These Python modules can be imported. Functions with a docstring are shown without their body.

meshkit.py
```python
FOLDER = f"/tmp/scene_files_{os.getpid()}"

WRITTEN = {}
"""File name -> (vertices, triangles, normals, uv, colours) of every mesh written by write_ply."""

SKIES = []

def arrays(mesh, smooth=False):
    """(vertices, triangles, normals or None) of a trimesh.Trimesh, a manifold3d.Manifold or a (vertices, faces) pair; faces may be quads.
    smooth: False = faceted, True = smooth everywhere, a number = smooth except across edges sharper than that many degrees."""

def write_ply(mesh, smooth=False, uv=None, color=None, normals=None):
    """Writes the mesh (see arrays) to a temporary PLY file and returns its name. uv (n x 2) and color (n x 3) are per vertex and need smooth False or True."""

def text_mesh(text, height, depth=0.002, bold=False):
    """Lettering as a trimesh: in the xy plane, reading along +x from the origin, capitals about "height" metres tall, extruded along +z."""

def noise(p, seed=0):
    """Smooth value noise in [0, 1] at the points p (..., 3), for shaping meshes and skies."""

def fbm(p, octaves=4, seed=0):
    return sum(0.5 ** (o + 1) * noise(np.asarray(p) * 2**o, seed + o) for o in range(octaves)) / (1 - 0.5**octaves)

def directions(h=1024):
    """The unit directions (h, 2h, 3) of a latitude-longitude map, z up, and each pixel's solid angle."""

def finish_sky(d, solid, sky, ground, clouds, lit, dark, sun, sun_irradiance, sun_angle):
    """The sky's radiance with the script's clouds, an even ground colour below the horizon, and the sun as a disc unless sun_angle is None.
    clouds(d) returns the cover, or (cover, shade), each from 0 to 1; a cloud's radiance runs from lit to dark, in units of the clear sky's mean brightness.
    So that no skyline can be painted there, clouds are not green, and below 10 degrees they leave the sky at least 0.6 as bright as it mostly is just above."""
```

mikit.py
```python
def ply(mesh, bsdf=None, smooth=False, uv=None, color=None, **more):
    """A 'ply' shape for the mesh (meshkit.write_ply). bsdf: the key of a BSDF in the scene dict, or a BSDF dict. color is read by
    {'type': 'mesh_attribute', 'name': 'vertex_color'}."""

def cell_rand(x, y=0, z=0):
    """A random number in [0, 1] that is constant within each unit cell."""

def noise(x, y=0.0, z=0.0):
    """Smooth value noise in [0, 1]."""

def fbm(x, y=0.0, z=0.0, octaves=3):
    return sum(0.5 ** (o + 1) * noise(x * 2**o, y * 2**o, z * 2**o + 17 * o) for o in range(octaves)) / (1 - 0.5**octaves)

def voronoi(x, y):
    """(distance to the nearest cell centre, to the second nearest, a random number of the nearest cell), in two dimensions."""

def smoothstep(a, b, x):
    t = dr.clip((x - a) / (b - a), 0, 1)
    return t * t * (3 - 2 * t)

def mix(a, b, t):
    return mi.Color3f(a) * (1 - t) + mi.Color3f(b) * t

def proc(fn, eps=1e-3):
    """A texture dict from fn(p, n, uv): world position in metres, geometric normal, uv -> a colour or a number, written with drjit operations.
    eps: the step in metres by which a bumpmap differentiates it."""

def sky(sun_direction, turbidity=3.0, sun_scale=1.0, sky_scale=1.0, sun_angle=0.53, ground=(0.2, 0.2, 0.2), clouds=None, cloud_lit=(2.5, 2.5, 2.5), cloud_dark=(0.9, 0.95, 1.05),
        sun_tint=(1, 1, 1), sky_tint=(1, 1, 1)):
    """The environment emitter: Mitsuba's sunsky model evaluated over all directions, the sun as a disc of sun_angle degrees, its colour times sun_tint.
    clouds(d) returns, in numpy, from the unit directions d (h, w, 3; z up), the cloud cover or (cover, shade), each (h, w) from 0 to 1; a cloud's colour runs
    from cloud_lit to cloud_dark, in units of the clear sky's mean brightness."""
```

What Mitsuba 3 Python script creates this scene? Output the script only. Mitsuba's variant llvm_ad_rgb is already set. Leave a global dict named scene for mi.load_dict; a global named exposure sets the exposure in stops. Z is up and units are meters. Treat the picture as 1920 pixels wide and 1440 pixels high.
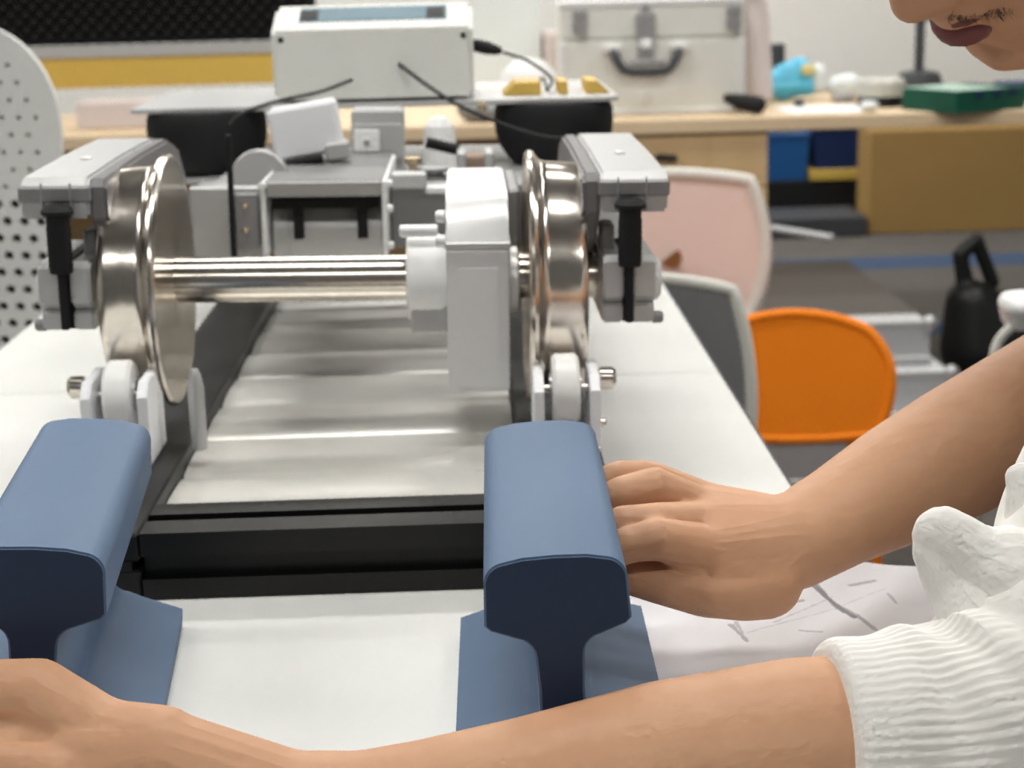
import math, random
import numpy as np, trimesh, manifold3d as m3, drjit as dr, mitsuba as mi
import mikit, meshkit
from mikit import proc, noise, fbm, smoothstep, mix, cell_rand
random.seed(7); rng = np.random.default_rng(7)
T = mi.ScalarTransform4f
scene, labels = {'type': 'scene'}, {}

# ------------------------------------------------------------------ camera, exposure, ceiling lamps
F = 3200.0
YAW, PITCH, ROLL = math.radians(1.25), math.radians(13.73), math.radians(1.5)
CAM = np.array([0, 0, 1.2])
FW = np.array([math.sin(YAW)*math.cos(PITCH), math.cos(YAW)*math.cos(PITCH), -math.sin(PITCH)])
_R = np.array([math.cos(YAW), -math.sin(YAW), 0.0]); _U = np.cross(_R, FW)
UP = math.cos(ROLL)*_U + math.sin(ROLL)*_R
RT = math.cos(ROLL)*_R - math.sin(ROLL)*_U
exposure = 0.95
LAMP = 10.6                    # radiance of the ceiling lamps
scene['camera'] = {'type': 'thinlens', 'fov': 2*math.degrees(math.atan(960/F)), 'fov_axis': 'x',
                   'aperture_radius': 0.0026, 'focus_distance': 0.98, 'near_clip': 0.05, 'far_clip': 60.0,
                   'to_world': T().look_at(origin=CAM.tolist(), target=(CAM+FW).tolist(), up=UP.tolist())}
LAMP_ROWS = [-1.2, 1.2, 2.9, 4.5, 6.1, 7.6]
LAMP_COLS = [-2.0, -0.1, 1.8]
CEIL = 2.75

def ray(x, y): return FW + RT*(x-960)/F - UP*(y-720)/F
def P(x, y, d): return CAM + ray(x, y)*d                              # the point d metres deep in direction x, y
def ony(x, y, Y): r = ray(x, y); return CAM + r*Y/r[1]
def onz(x, y, z): r = ray(x, y); return CAM + r*(z-CAM[2])/r[2]

# ------------------------------------------------------------------ materials
def mat(key, c, rough=.5, spec=.5, metallic=0., **kw):
    b = {'type': 'principled', 'base_color': c if isinstance(c, dict) else {'type': 'rgb', 'value': list(c)},
         'roughness': rough, 'specular': spec, 'metallic': metallic, **kw}
    scene[key] = {'type': 'twosided', 'bsdf': b}
def bumped(key, c, fn, scale, rough=.6, spec=.3, eps=5e-4, **kw):
    b = {'type': 'principled', 'base_color': c if isinstance(c, dict) else {'type': 'rgb', 'value': list(c)}, 'roughness': rough, 'specular': spec, **kw}
    scene[key] = {'type': 'twosided', 'bsdf': {'type': 'bumpmap', 'arbitrary': proc(fn, eps), 'scale': scale, 'nested_bsdf': b}}
def metal(key, c, a=.1):
    scene[key] = {'type': 'twosided', 'bsdf': {'type': 'roughconductor', 'distribution': 'ggx', 'alpha': a, 'material': 'none', 'specular_reflectance': {'type': 'rgb', 'value': list(c)}}}

metal('chrome', (.74, .69, .62), .035)
metal('brushed', (.78, .77, .75), .30)
metal('alu_dark', (.50, .50, .51), .35)
metal('brass', (.62, .50, .34), .18)
mat('alu', (.48, .48, .48), .38, .6, .35)
mat('alu_light', (.72, .72, .72), .36, .6, .2)
mat('alu_grey', (.22, .22, .225), .42, .6, .25)
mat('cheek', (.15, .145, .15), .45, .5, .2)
mat('deck', (.17, .17, .17), .45, .5, .2)
mat('alu_mid', (.30, .295, .29), .4, .6, .3)
mat('slat', (.66, .65, .62), .36, .6, .45)
mat('white_plastic', (.80, .80, .79), .4)
mat('white_paint', (.76, .77, .80), .35)
mat('black_rubber', (.006, .006, .007), .6, .3)
mat('black_metal', (.007, .0075, .0075), .42, .3)
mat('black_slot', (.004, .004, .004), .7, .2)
mat('instrument_grey', (.64, .64, .605), .5, .35)
mat('window_blue', (.16, .24, .29), .15, .6)
mat('yellow', (.54, .36, .07), .5)
mat('yellow_pale', (.70, .60, .28), .5)
mat('white_desk', proc(lambda p, n, uv: mix((.67, .67, .645), (.71, .71, .69), fbm(p.x*9, p.y*9, p.z*9))), .42, .4)
mat('wood', proc(lambda p, n, uv: mix((.60, .45, .29), (.68, .53, .36), fbm(p.x*5, p.y*40, p.z*40))), .5, .35)
mat('wood_v', proc(lambda p, n, uv: mix((.54, .37, .19), (.62, .43, .24), fbm(p.x*42, p.y*42, p.z*3))), .5, .3)
mat('cardboard', proc(lambda p, n, uv: mix((.33, .205, .075), (.36, .225, .085), fbm(p.x*6, p.y*6, p.z*6))), .8, .1)
mat('wall_white', (.90, .885, .845), .85, .2)
mat('wall_grey', (.50, .50, .49), .9, .1)
mat('wall_dark', (.16, .16, .165), .9, .1)
mat('ceiling_grey', (.20, .20, .20), .9, .1)
def carpet(p, n, uv):
    q = p.y + .03*(noise(p.x*.9)-.5)
    s = sum(smoothstep(c-w-.03, c-w+.03, q)*(1-smoothstep(c+w-.03, c+w+.03, q)) for c, w in ((7.62, .13), (6.78, .14), (5.52, .10), (4.4, .1)))
    g = mix((.072, .068, .064), (.125, .115, .105), fbm(p.x*60, p.y*60)*.6 + fbm(p.x*3, p.y*3)*.4)
    return mix(g, mi.Color3f(.045, .075, .14), dr.clip(s, 0, 1)*.85)
mat('carpet', proc(carpet), .95, .05)
# the rails and the person
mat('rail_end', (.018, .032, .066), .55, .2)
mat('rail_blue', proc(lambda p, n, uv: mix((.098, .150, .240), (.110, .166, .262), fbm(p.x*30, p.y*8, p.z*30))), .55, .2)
def skin_c(p, n, uv):
    a = fbm(p.x*28, p.y*28, p.z*28); b = fbm(p.x*160, p.y*160, p.z*160)
    return mix((.47, .235, .135), (.57, .33, .195), a*.8 + b*.3)
bumped('skin', proc(skin_c), lambda p, n, uv: fbm(p.x*260, p.y*260, p.z*260), .0006, .5, .35)
mat('lip', (.17, .055, .052), .45, .3)
mat('hair', (.012, .010, .009), .5, .3)
mat('eye_white', (.7, .68, .65), .2)
bumped('knit', (.70, .685, .655), lambda p, n, uv: fbm(p.x*420, p.y*420, p.z*420), .0012, .9, .15, sheen=.4)
# chairs, cases and desk things
mat('chair_pink', (.74, .585, .53), .7, .2)
mat('chair_grey', (.20, .20, .205), .6, .3)
mat('chair_orange', (.95, .245, .010), .6, .2)
mat('chair_rim', (.66, .65, .60), .5, .4)
mat('chair_shell', (.60, .60, .585), .5, .4)
mat('case_panel', (.68, .68, .64), .4, .5, .1)
mat('case_top', (.062, .052, .045), .6, .25)
mat('silver', (.55, .56, .58), .35, .6, .4)
mat('steel_part', (.42, .42, .43), .3, .6, .6)
mat('foam', (.020, .020, .021), .9, .1)
mat('bin_blue', (.008, .075, .24), .4, .4)
mat('bin_dark', (.004, .016, .07), .5, .3)
mat('packet_cyan', (.10, .50, .72), .4, .4)
mat('packet_white', (.72, .76, .76), .5)
mat('green', (.0, .07, .042), .45, .3)
mat('green_lid', (.28, .42, .35), .3, .5)
mat('clear_grey', (.52, .51, .46), .2, .5)
mat('charcoal', (.05, .053, .06), .5, .3)
mat('pink_card', (.62, .545, .53), .7, .2)
mat('orange_bin', (.75, .22, .05), .5, .3)
mat('bronze', (.30, .22, .17), .35, .5, .5)
mat('brown', (.22, .10, .035), .5, .3)
def drawing(p, n, uv):
    base = mix((.70, .69, .72), (.76, .75, .77), fbm(p.x*7, p.y*7))
    def seg(ax, ay, bx, by, w):
        dx, dy = bx-ax, by-ay
        t = dr.clip(((p.x-ax)*dx + (p.y-ay)*dy)/(dx*dx+dy*dy), 0, 1)
        wob = .0012*(noise(p.x*200, p.y*200)-.5)
        d = dr.sqrt(dr.square(p.x-ax-dx*t) + dr.square(p.y-ay-dy*t)) + wob
        return (1-smoothstep(w*.5, w, d))
    k = mi.Float(0)
    for s in DRAW: k = dr.maximum(k, seg(*s[:5])*s[5])
    return mix(base, mi.Color3f(.10, .10, .12), k)
DRAW = []
for pts, w, s in (([(1520, 1098), (1560, 1128), (1602, 1160)], .0030, .75), ([(1530, 1100), (1570, 1140)], .002, .6), ([(1470, 1137), (1505, 1128)], .0022, .5),
                  ([(1595, 1100), (1640, 1092)], .0028, .45), ([(1370, 1170), (1400, 1205)], .0022, .5), ([(1380, 1165), (1392, 1190)], .0018, .4), ([(1450, 1170), (1560, 1120)], .0012, .25),
                  ([(1665, 1120), (1680, 1135)], .002, .4), ([(1500, 1180), (1540, 1185)], .002, .4), ([(1400, 1190), (1660, 1110)], .001, .2), ([(1580, 1140), (1640, 1180)], .0025, .5)):
    q = [onz(x, y, .752) for x, y in pts]
    for a, b in zip(q[:-1], q[1:]): DRAW.append((float(a[0]), float(a[1]), float(b[0]), float(b[1]), w, s))
mat('paper', proc(drawing), .8, .15)

# ------------------------------------------------------------------ mesh helpers
def add(key, mesh, m, smooth=35, label=None, cat=None, group=None, kind=None):
    base, k = key, 0
    while key in scene: k += 1; key = f'{base}_{k:03d}'
    scene[key] = mikit.ply(mesh, m, smooth=smooth)
    tag(key, label, cat, group, kind)
    return key
def tag(key, label=None, cat=None, group=None, kind=None):
    d = {a: b for a, b in (('label', label), ('category', cat), ('group', group), ('kind', kind)) if b}
    if d: labels.setdefault(key, {}).update(d)
def cat(*ms): return trimesh.util.concatenate([tm(m) for m in ms])
def tm(m):
    if isinstance(m, trimesh.Trimesh): return m
    q = m.to_mesh(); return trimesh.Trimesh(np.array(q.vert_properties[:, :3]), np.array(q.tri_verts), process=False)
def man(t): return m3.Manifold(m3.Mesh(np.asarray(t.vertices, np.float32), np.asarray(t.faces, np.uint32)))
def hull(pts): return m3.Manifold.hull_points(np.asarray(pts, float))
def box(x0, x1, y0, y1, z0, z1, b=.001):
    """chamfered box"""
    b = min(b, .45*min(x1-x0, y1-y0, z1-z0)); pts = []
    for x, sx in ((x0, 1), (x1, -1)):
        for y, sy in ((y0, 1), (y1, -1)):
            for z, sz in ((z0, 1), (z1, -1)):
                pts += [(x+sx*b, y+sy*b, z), (x+sx*b, y, z+sz*b), (x, y+sy*b, z+sz*b)]
    return tm(hull(pts))
def frame_axes(d):
    d = np.asarray(d, float); d = d/np.linalg.norm(d)
    a = np.cross(d, [0, 0, 1.0] if abs(d[2]) < .9 else [1.0, 0, 0]); a /= np.linalg.norm(a)
    return d, a, np.cross(d, a)
def lathe(p0, d, prof, n=48):
    """profile [(radius, height)] turned about the axis from p0 along d; closed at both ends"""
    d, a, b = frame_axes(d); prof = list(prof)
    if prof[0][0] > 1e-6: prof = [(0, prof[0][1])] + prof
    if prof[-1][0] > 1e-6: prof = prof + [(0, prof[-1][1])]
    ang = np.arange(n)*2*np.pi/n; V = []; idx = []
    for r, h in prof:
        c = np.asarray(p0)+d*h
        if r < 1e-6: idx.append([len(V)]); V.append(c)
        else:
            idx.append(list(range(len(V), len(V)+n)))
            V += [c + r*(math.cos(t)*a + math.sin(t)*b) for t in ang]
    Fc = []
    for A, B in zip(idx[:-1], idx[1:]):
        for i in range(n):
            j = (i+1) % n
            if len(A) == 1 and len(B) > 1: Fc.append((A[0], B[j], B[i]))
            elif len(B) == 1 and len(A) > 1: Fc.append((A[i], A[j], B[0]))
            elif len(A) > 1: Fc += [(A[i], A[j], B[j]), (A[i], B[j], B[i])]
    t = trimesh.Trimesh(np.array(V), np.array(Fc), process=False)
    if t.volume < 0: t.invert()
    return t
def cyl(p0, p1, r, n=32, b=.001):
    p0, p1 = np.asarray(p0, float), np.asarray(p1, float); h = np.linalg.norm(p1-p0); b = min(b, r*.4, h*.4)
    return lathe(p0, p1-p0, [(r-b, 0), (r, b), (r, h-b), (r-b, h)], n)
def spline(pts, n=8):
    p = np.asarray(pts, float)
    if len(p) < 3: return np.array([p[0]+(p[-1]-p[0])*t for t in np.linspace(0, 1, n)])
    q = np.vstack([2*p[0]-p[1], p, 2*p[-1]-p[-2]]); out = []
    for i in range(1, len(q)-2):
        for t in np.linspace(0, 1, n, endpoint=False):
            out.append(.5*((2*q[i]) + (-q[i-1]+q[i+1])*t + (2*q[i-1]-5*q[i]+4*q[i+1]-q[i+2])*t*t + (-q[i-1]+3*q[i]-3*q[i+1]+q[i+2])*t**3))
    out.append(q[-2]); return np.array(out)
def sweep(path, rad, n=12, closed=False, shape=None):
    """tube along a path; rad: number, list, or function(i, t, angles) -> radii"""
    p = np.asarray(path, float); m = len(p)
    t = np.gradient(p, axis=0) if not closed else np.roll(p, -1, 0)-np.roll(p, 1, 0)
    t /= np.linalg.norm(t, axis=1, keepdims=True)+1e-12
    _, a, _ = frame_axes(t[0]); ang = np.arange(n)*2*np.pi/n; V = []
    for i in range(m):
        a = a - t[i]*(a@t[i]); a /= np.linalg.norm(a); b = np.cross(t[i], a)
        r = rad(i, i/(m-1), ang) if callable(rad) else np.full(n, rad if np.isscalar(rad) else rad[i])
        V.append(p[i] + r[:, None]*(np.cos(ang)[:, None]*a + np.sin(ang)[:, None]*b))
    V = np.vstack(V); Fc = []
    for i in range(m if closed else m-1):
        k = (i+1) % m
        for j in range(n):
            l = (j+1) % n
            Fc += [(i*n+j, i*n+l, k*n+l), (i*n+j, k*n+l, k*n+j)]
    if not closed:
        V = np.vstack([V, p[0], p[-1]]); c0, c1 = len(V)-2, len(V)-1
        for j in range(n):
            l = (j+1) % n
            Fc += [(c0, l, j), (c1, (m-1)*n+j, (m-1)*n+l)]
    tt = trimesh.Trimesh(V, np.array(Fc), process=False)
    if tt.volume < 0: tt.invert()
    return tt
def prism(poly, axis, lo, hi, bevel=0):
    """polygon (list of 2-D points) extruded: axis 'x' -> points are (y, z); 'y' -> (x, z); 'z' -> (x, y)"""
    cs = m3.CrossSection([np.asarray(poly, float)], m3.FillRule.EvenOdd)
    if bevel:
        ins = cs.offset(-bevel, m3.JoinType.Miter, 2.0, 0)
        mm = cs.extrude(hi-lo-2*bevel).translate([0, 0, bevel]) + ins.extrude(hi-lo)
    else: mm = cs.extrude(hi-lo)
    t = tm(mm); v = t.vertices; w = v.copy()
    if axis == 'x': w = np.c_[v[:, 2]+lo, v[:, 0], v[:, 1]]
    elif axis == 'y': w = np.c_[v[:, 0], v[:, 2]+lo, v[:, 1]]
    else: w = np.c_[v[:, 0], v[:, 1], v[:, 2]+lo]
    t = trimesh.Trimesh(w, t.faces, process=False)
    if t.volume < 0: t.invert()
    return t
def rrect(x0, x1, y0, y1, r, n=6):
    out = []
    for cx, cy, a0 in ((x1-r, y1-r, 0), (x0+r, y1-r, 90), (x0+r, y0+r, 180), (x1-r, y0+r, 270)):
        for k in range(n+1):
            a = math.radians(a0+90*k/n); out.append((cx+r*math.cos(a), cy+r*math.sin(a)))
    return out
def xf(mesh, M):
    t = tm(mesh).copy(); t.apply_transform(M); return t
def rotm(deg, axis, at=(0, 0, 0)): return trimesh.transformations.rotation_matrix(math.radians(deg), axis, at)
ICO = {k: np.array(trimesh.creation.icosphere(k).vertices) for k in (1, 2, 3)}
def ball(c, r, k=2): return np.asarray(c)+ICO[k]*np.asarray(r)
def bone(p0, r0, p1, r1, k=2): return hull(np.vstack([ball(p0, r0, k), ball(p1, r1, k)]))
def chain(js, k=2):
    out = None
    for (a, ra), (b, rb) in zip(js[:-1], js[1:]):
        q = bone(a, ra, b, rb, k); out = q if out is None else out+q
    return out
def smooth_mesh(m, length, it=10):
    t = tm(m.refine_to_length(length)); t = trimesh.Trimesh(t.vertices, t.faces, process=True)
    trimesh.smoothing.filter_taubin(t, lamb=.5, nu=.53, iterations=it); return t

# ------------------------------------------------------------------ the room
X0, X1, Y0, Y1 = -3.6, 4.2, -2.6, 8.6
add('floor', box(X0, X1, Y0, Y1, -.05, 0, 0), 'carpet', False, 'dark grey carpet floor with blue stripes', kind='structure')
add('ceiling', box(X0, X1, Y0, Y1, CEIL, CEIL+.05, 0), 'ceiling_grey', False, 'dark grey ceiling', kind='structure')
add('wall_back', box(X0, X1, Y1, Y1+.05, 0, CEIL, 0), 'wall_white', False, 'plain off-white wall behind the wooden bench', kind='structure')
add('wall_left', box(X0-.05, X0, Y0, Y1, 0, CEIL, 0), 'wall_grey', False, 'plain grey side wall', kind='structure')
add('wall_right', box(X1, X1+.05, Y0, Y1, 0, CEIL, 0), 'wall_grey', False, 'plain grey side wall', kind='structure')
add('wall_front', box(X0, X1, Y0-.05, Y0, 0, CEIL, 0), 'wall_dark', False, 'dark wall behind the camera', kind='structure')
add('baseboard_back', box(X0, X1, Y1-.012, Y1, 0, .09, .003), 'charcoal', False, kind='structure')
for yy in LAMP_ROWS:
    for xx in LAMP_COLS:
        k = f'ceiling_lamp_{LAMP_ROWS.index(yy)*3+LAMP_COLS.index(xx):03d}'
        q = trimesh.Trimesh([(xx-.58, yy-.13, CEIL-.031), (xx+.58, yy-.13, CEIL-.031), (xx+.58, yy+.13, CEIL-.031), (xx-.58, yy+.13, CEIL-.031)], [(0, 2, 1), (0, 3, 2)], process=False)
        scene[k+'__diffuser'] = {**mikit.ply(q, 'white_plastic'), 'emitter': {'type': 'area', 'radiance': {'type': 'rgb', 'value': [LAMP, LAMP*.985, LAMP*.94]}}}
        fr = cat(box(xx-.61, xx+.61, yy-.16, yy-.13, CEIL-.04, CEIL), box(xx-.61, xx+.61, yy+.13, yy+.16, CEIL-.04, CEIL), box(xx-.61, xx-.58, yy-.13, yy+.13, CEIL-.04, CEIL), box(xx+.58, xx+.61, yy-.13, yy+.13, CEIL-.04, CEIL))
        add(k+'__frame', fr, 'alu_light', False)
        tag(k, 'long white ceiling lamp panel above the benches', 'ceiling lamp', 'ceiling lamps in rows')

# ------------------------------------------------------------------ white work table
TL, TR, TN, TF, TZ = -.596, .275, .30, 2.52, .75
for i, (a, b) in enumerate(((TN, 1.8685), (1.8700, TF))):
    add('white_table__top', box(TL, TR, a, b, TZ-.03, TZ, .0015), 'white_desk', False)
    add('white_table__edge_strip', box(TR, TR+.002, a, b, TZ-.03, TZ-.0005, .0004), 'charcoal', False, 'dark edge strip')
for x in (TL+.03, TR-.07):
    for y in (TN+.05, TF-.09): add('white_table__leg', box(x, x+.04, y, y+.04, 0, TZ-.03, .003), 'alu_light', False)
tag('white_table', 'long white work table under the metal bogie and blue rails', 'table')

# ------------------------------------------------------------------ black base frame with slat bed, on the table
CX = -.109
FI0, FI1 = -.252, .034        # inside of the side beams
def slotted(y0, y1, z0, z1):
    h = z1-z0; c = (z0+z1)/2
    return [(y0, z0), (y1, z0), (y1, z1), (y0+.045, z1), (y0+.045, z1-.010), (y0+.030, z1-.010), (y0+.030, z1), (y0, z1), (y0, c+.008), (y0+.012, c+.008), (y0+.012, c-.010), (y0, c-.010)]
add('base_frame__front_beam', prism(slotted(1.200, 1.272, .7505, .802), 'x', FI0+.001, FI1-.001), 'black_metal', False)
add('base_frame__rear_beam', box(FI0+.001, FI1-.001, 2.36, 2.43, .7505, .802, .002), 'black_metal', False)
for x0, x1 in ((FI0-.070, FI0), (FI1, FI1+.070)):
    b = cat(box(x0, x1, 1.200, 2.43, .7505, .774, .002), box(x0+.006, x1-.006, 1.200, 2.43, .773, .781, 0), box(x0, x1, 1.200, 2.43, .780, .802, .002))
    add('base_frame__side_beam', b, 'black_metal', False)
n = 9; pitch = (2.36-1.275)/n
for i in range(n):
    a, b = 1.275+i*pitch+.002, 1.275+(i+1)*pitch-.002
    L = b-a
    prof = [(a, .772), (b, .772), (b, .7855)] + [(b-L*t, .7855+.0035*math.sin(math.pi*t)**.6) for t in (.04, .12, .25, .4, .55, .7, .84, .94)] + [(a, .784)]
    add('base_frame__slat', prism(prof, 'x', FI0+.001, FI1-.001), 'slat', 40)
add('base_frame__bed_plate', box(FI0+.001, FI1-.001, 1.273, 2.359, .758, .770, .001), 'black_metal', False)
tag('base_frame', 'black extrusion frame with silver slat bed lying on the white table', 'machine frame')

# ------------------------------------------------------------------ the bogie (one machine: wheelset, axle boxes, motor, springs, plate)
WY, WZ, AR = 1.52, .9315, .0205
TILT = rotm(1.0, [0, 1, 0], [CX, WY, WZ])        # the machine stands a little higher on its left side
B = 'railway_bogie'
def bog(part, mesh, m, smooth=35, label=None, tilt=True): return add(B+'__'+part, xf(mesh, TILT) if tilt else mesh, m, smooth, label)
def wheel(s):
    """s=-1 left, +1 right; from the inner flange face outwards"""
    prof = [(.0207, 0), (.030, .0005), (.075, .002), (.100, .0005), (.1100, .0008), (.1126, .003), (.1130, .0055), (.1118, .0085), (.1085, .0110), (.1055, .0128), (.1038, .0155), (.1030, .0190),
            (.1024, .030), (.1012, .044), (.0998, .0490), (.0975, .0515), (.090, .0515), (.084, .048), (.050, .044), (.046, .050), (.026, .051)]
    return lathe((CX+s*.156, WY, WZ), (s, 0, 0), prof, 120)
for s in (-1, 1):
    w = bog('wheel', wheel(s), 'chrome', 28)
for k, (xa, xb, r) in enumerate(((CX-.262, CX+.262, AR),)):
    bog('axle', lathe((xa, WY, WZ), (1, 0, 0), [(r-.003, 0), (r, .003), (r, xb-xa-.003), (r-.003, xb-xa)], 72), 'chrome', 30)
# gearbox on the axle
gp = [(WY-.070, .842), (WY+.16, .842), (WY+.20, .87), (WY+.20, .985), (WY+.17, 1.010), (WY-.020, 1.012), (WY-.040, 1.006), (WY-.058, .990), (WY-.070, .965)]
g = bog('gearbox', cat(prism(gp, 'x', -.0225, .0315, .0015)), 'alu_light', 25)
bog('gearbox__flange', cat(box(-.0235, .0330, WY-.0735, WY+.205, .9685, .9735, .0008)), 'alu', False)
bog('gearbox__cover', prism([(y-.001 if y < WY else y, z) for y, z in [(WY-.071, .846), (WY+.10, .846), (WY+.10, .951), (WY-.071, .951)]], 'x', -.0135, .0225, .0008), 'alu_light', False)
bog('gearbox__hub', lathe((-.0585, WY, WZ), (1, 0, 0), [(.0215, 0), (.036, .000), (.0385, .002), (.0385, .030), (.036, .036)], 56), 'white_plastic', 30)
bog('gearbox__foot', box(-.055, -.022, WY-.030, WY+.03, .886, .912, .002), 'alu', False)
bog('gearbox__bearing_cap', lathe((.0316, WY-.02, WZ), (1, 0, 0), [(.028, 0), (.030, .002), (.030, .008), (.026, .010)], 40), 'alu_light', 30)
for yy, zz in ((WY-.0735, .975), (WY-.06, .994)):
    bog('gearbox__bolt', lathe((-.0235, yy+.004, zz), (-1, 0, 0), [(.0055, 0), (.0055, .006), (.004, .008)], 16), 'alu_light', 30)
bog('gearbox__pin', cyl((-.064, WY-.02, .9765), (-.030, WY-.02, .9765), .0055, 20), 'alu_light', 30)

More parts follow.
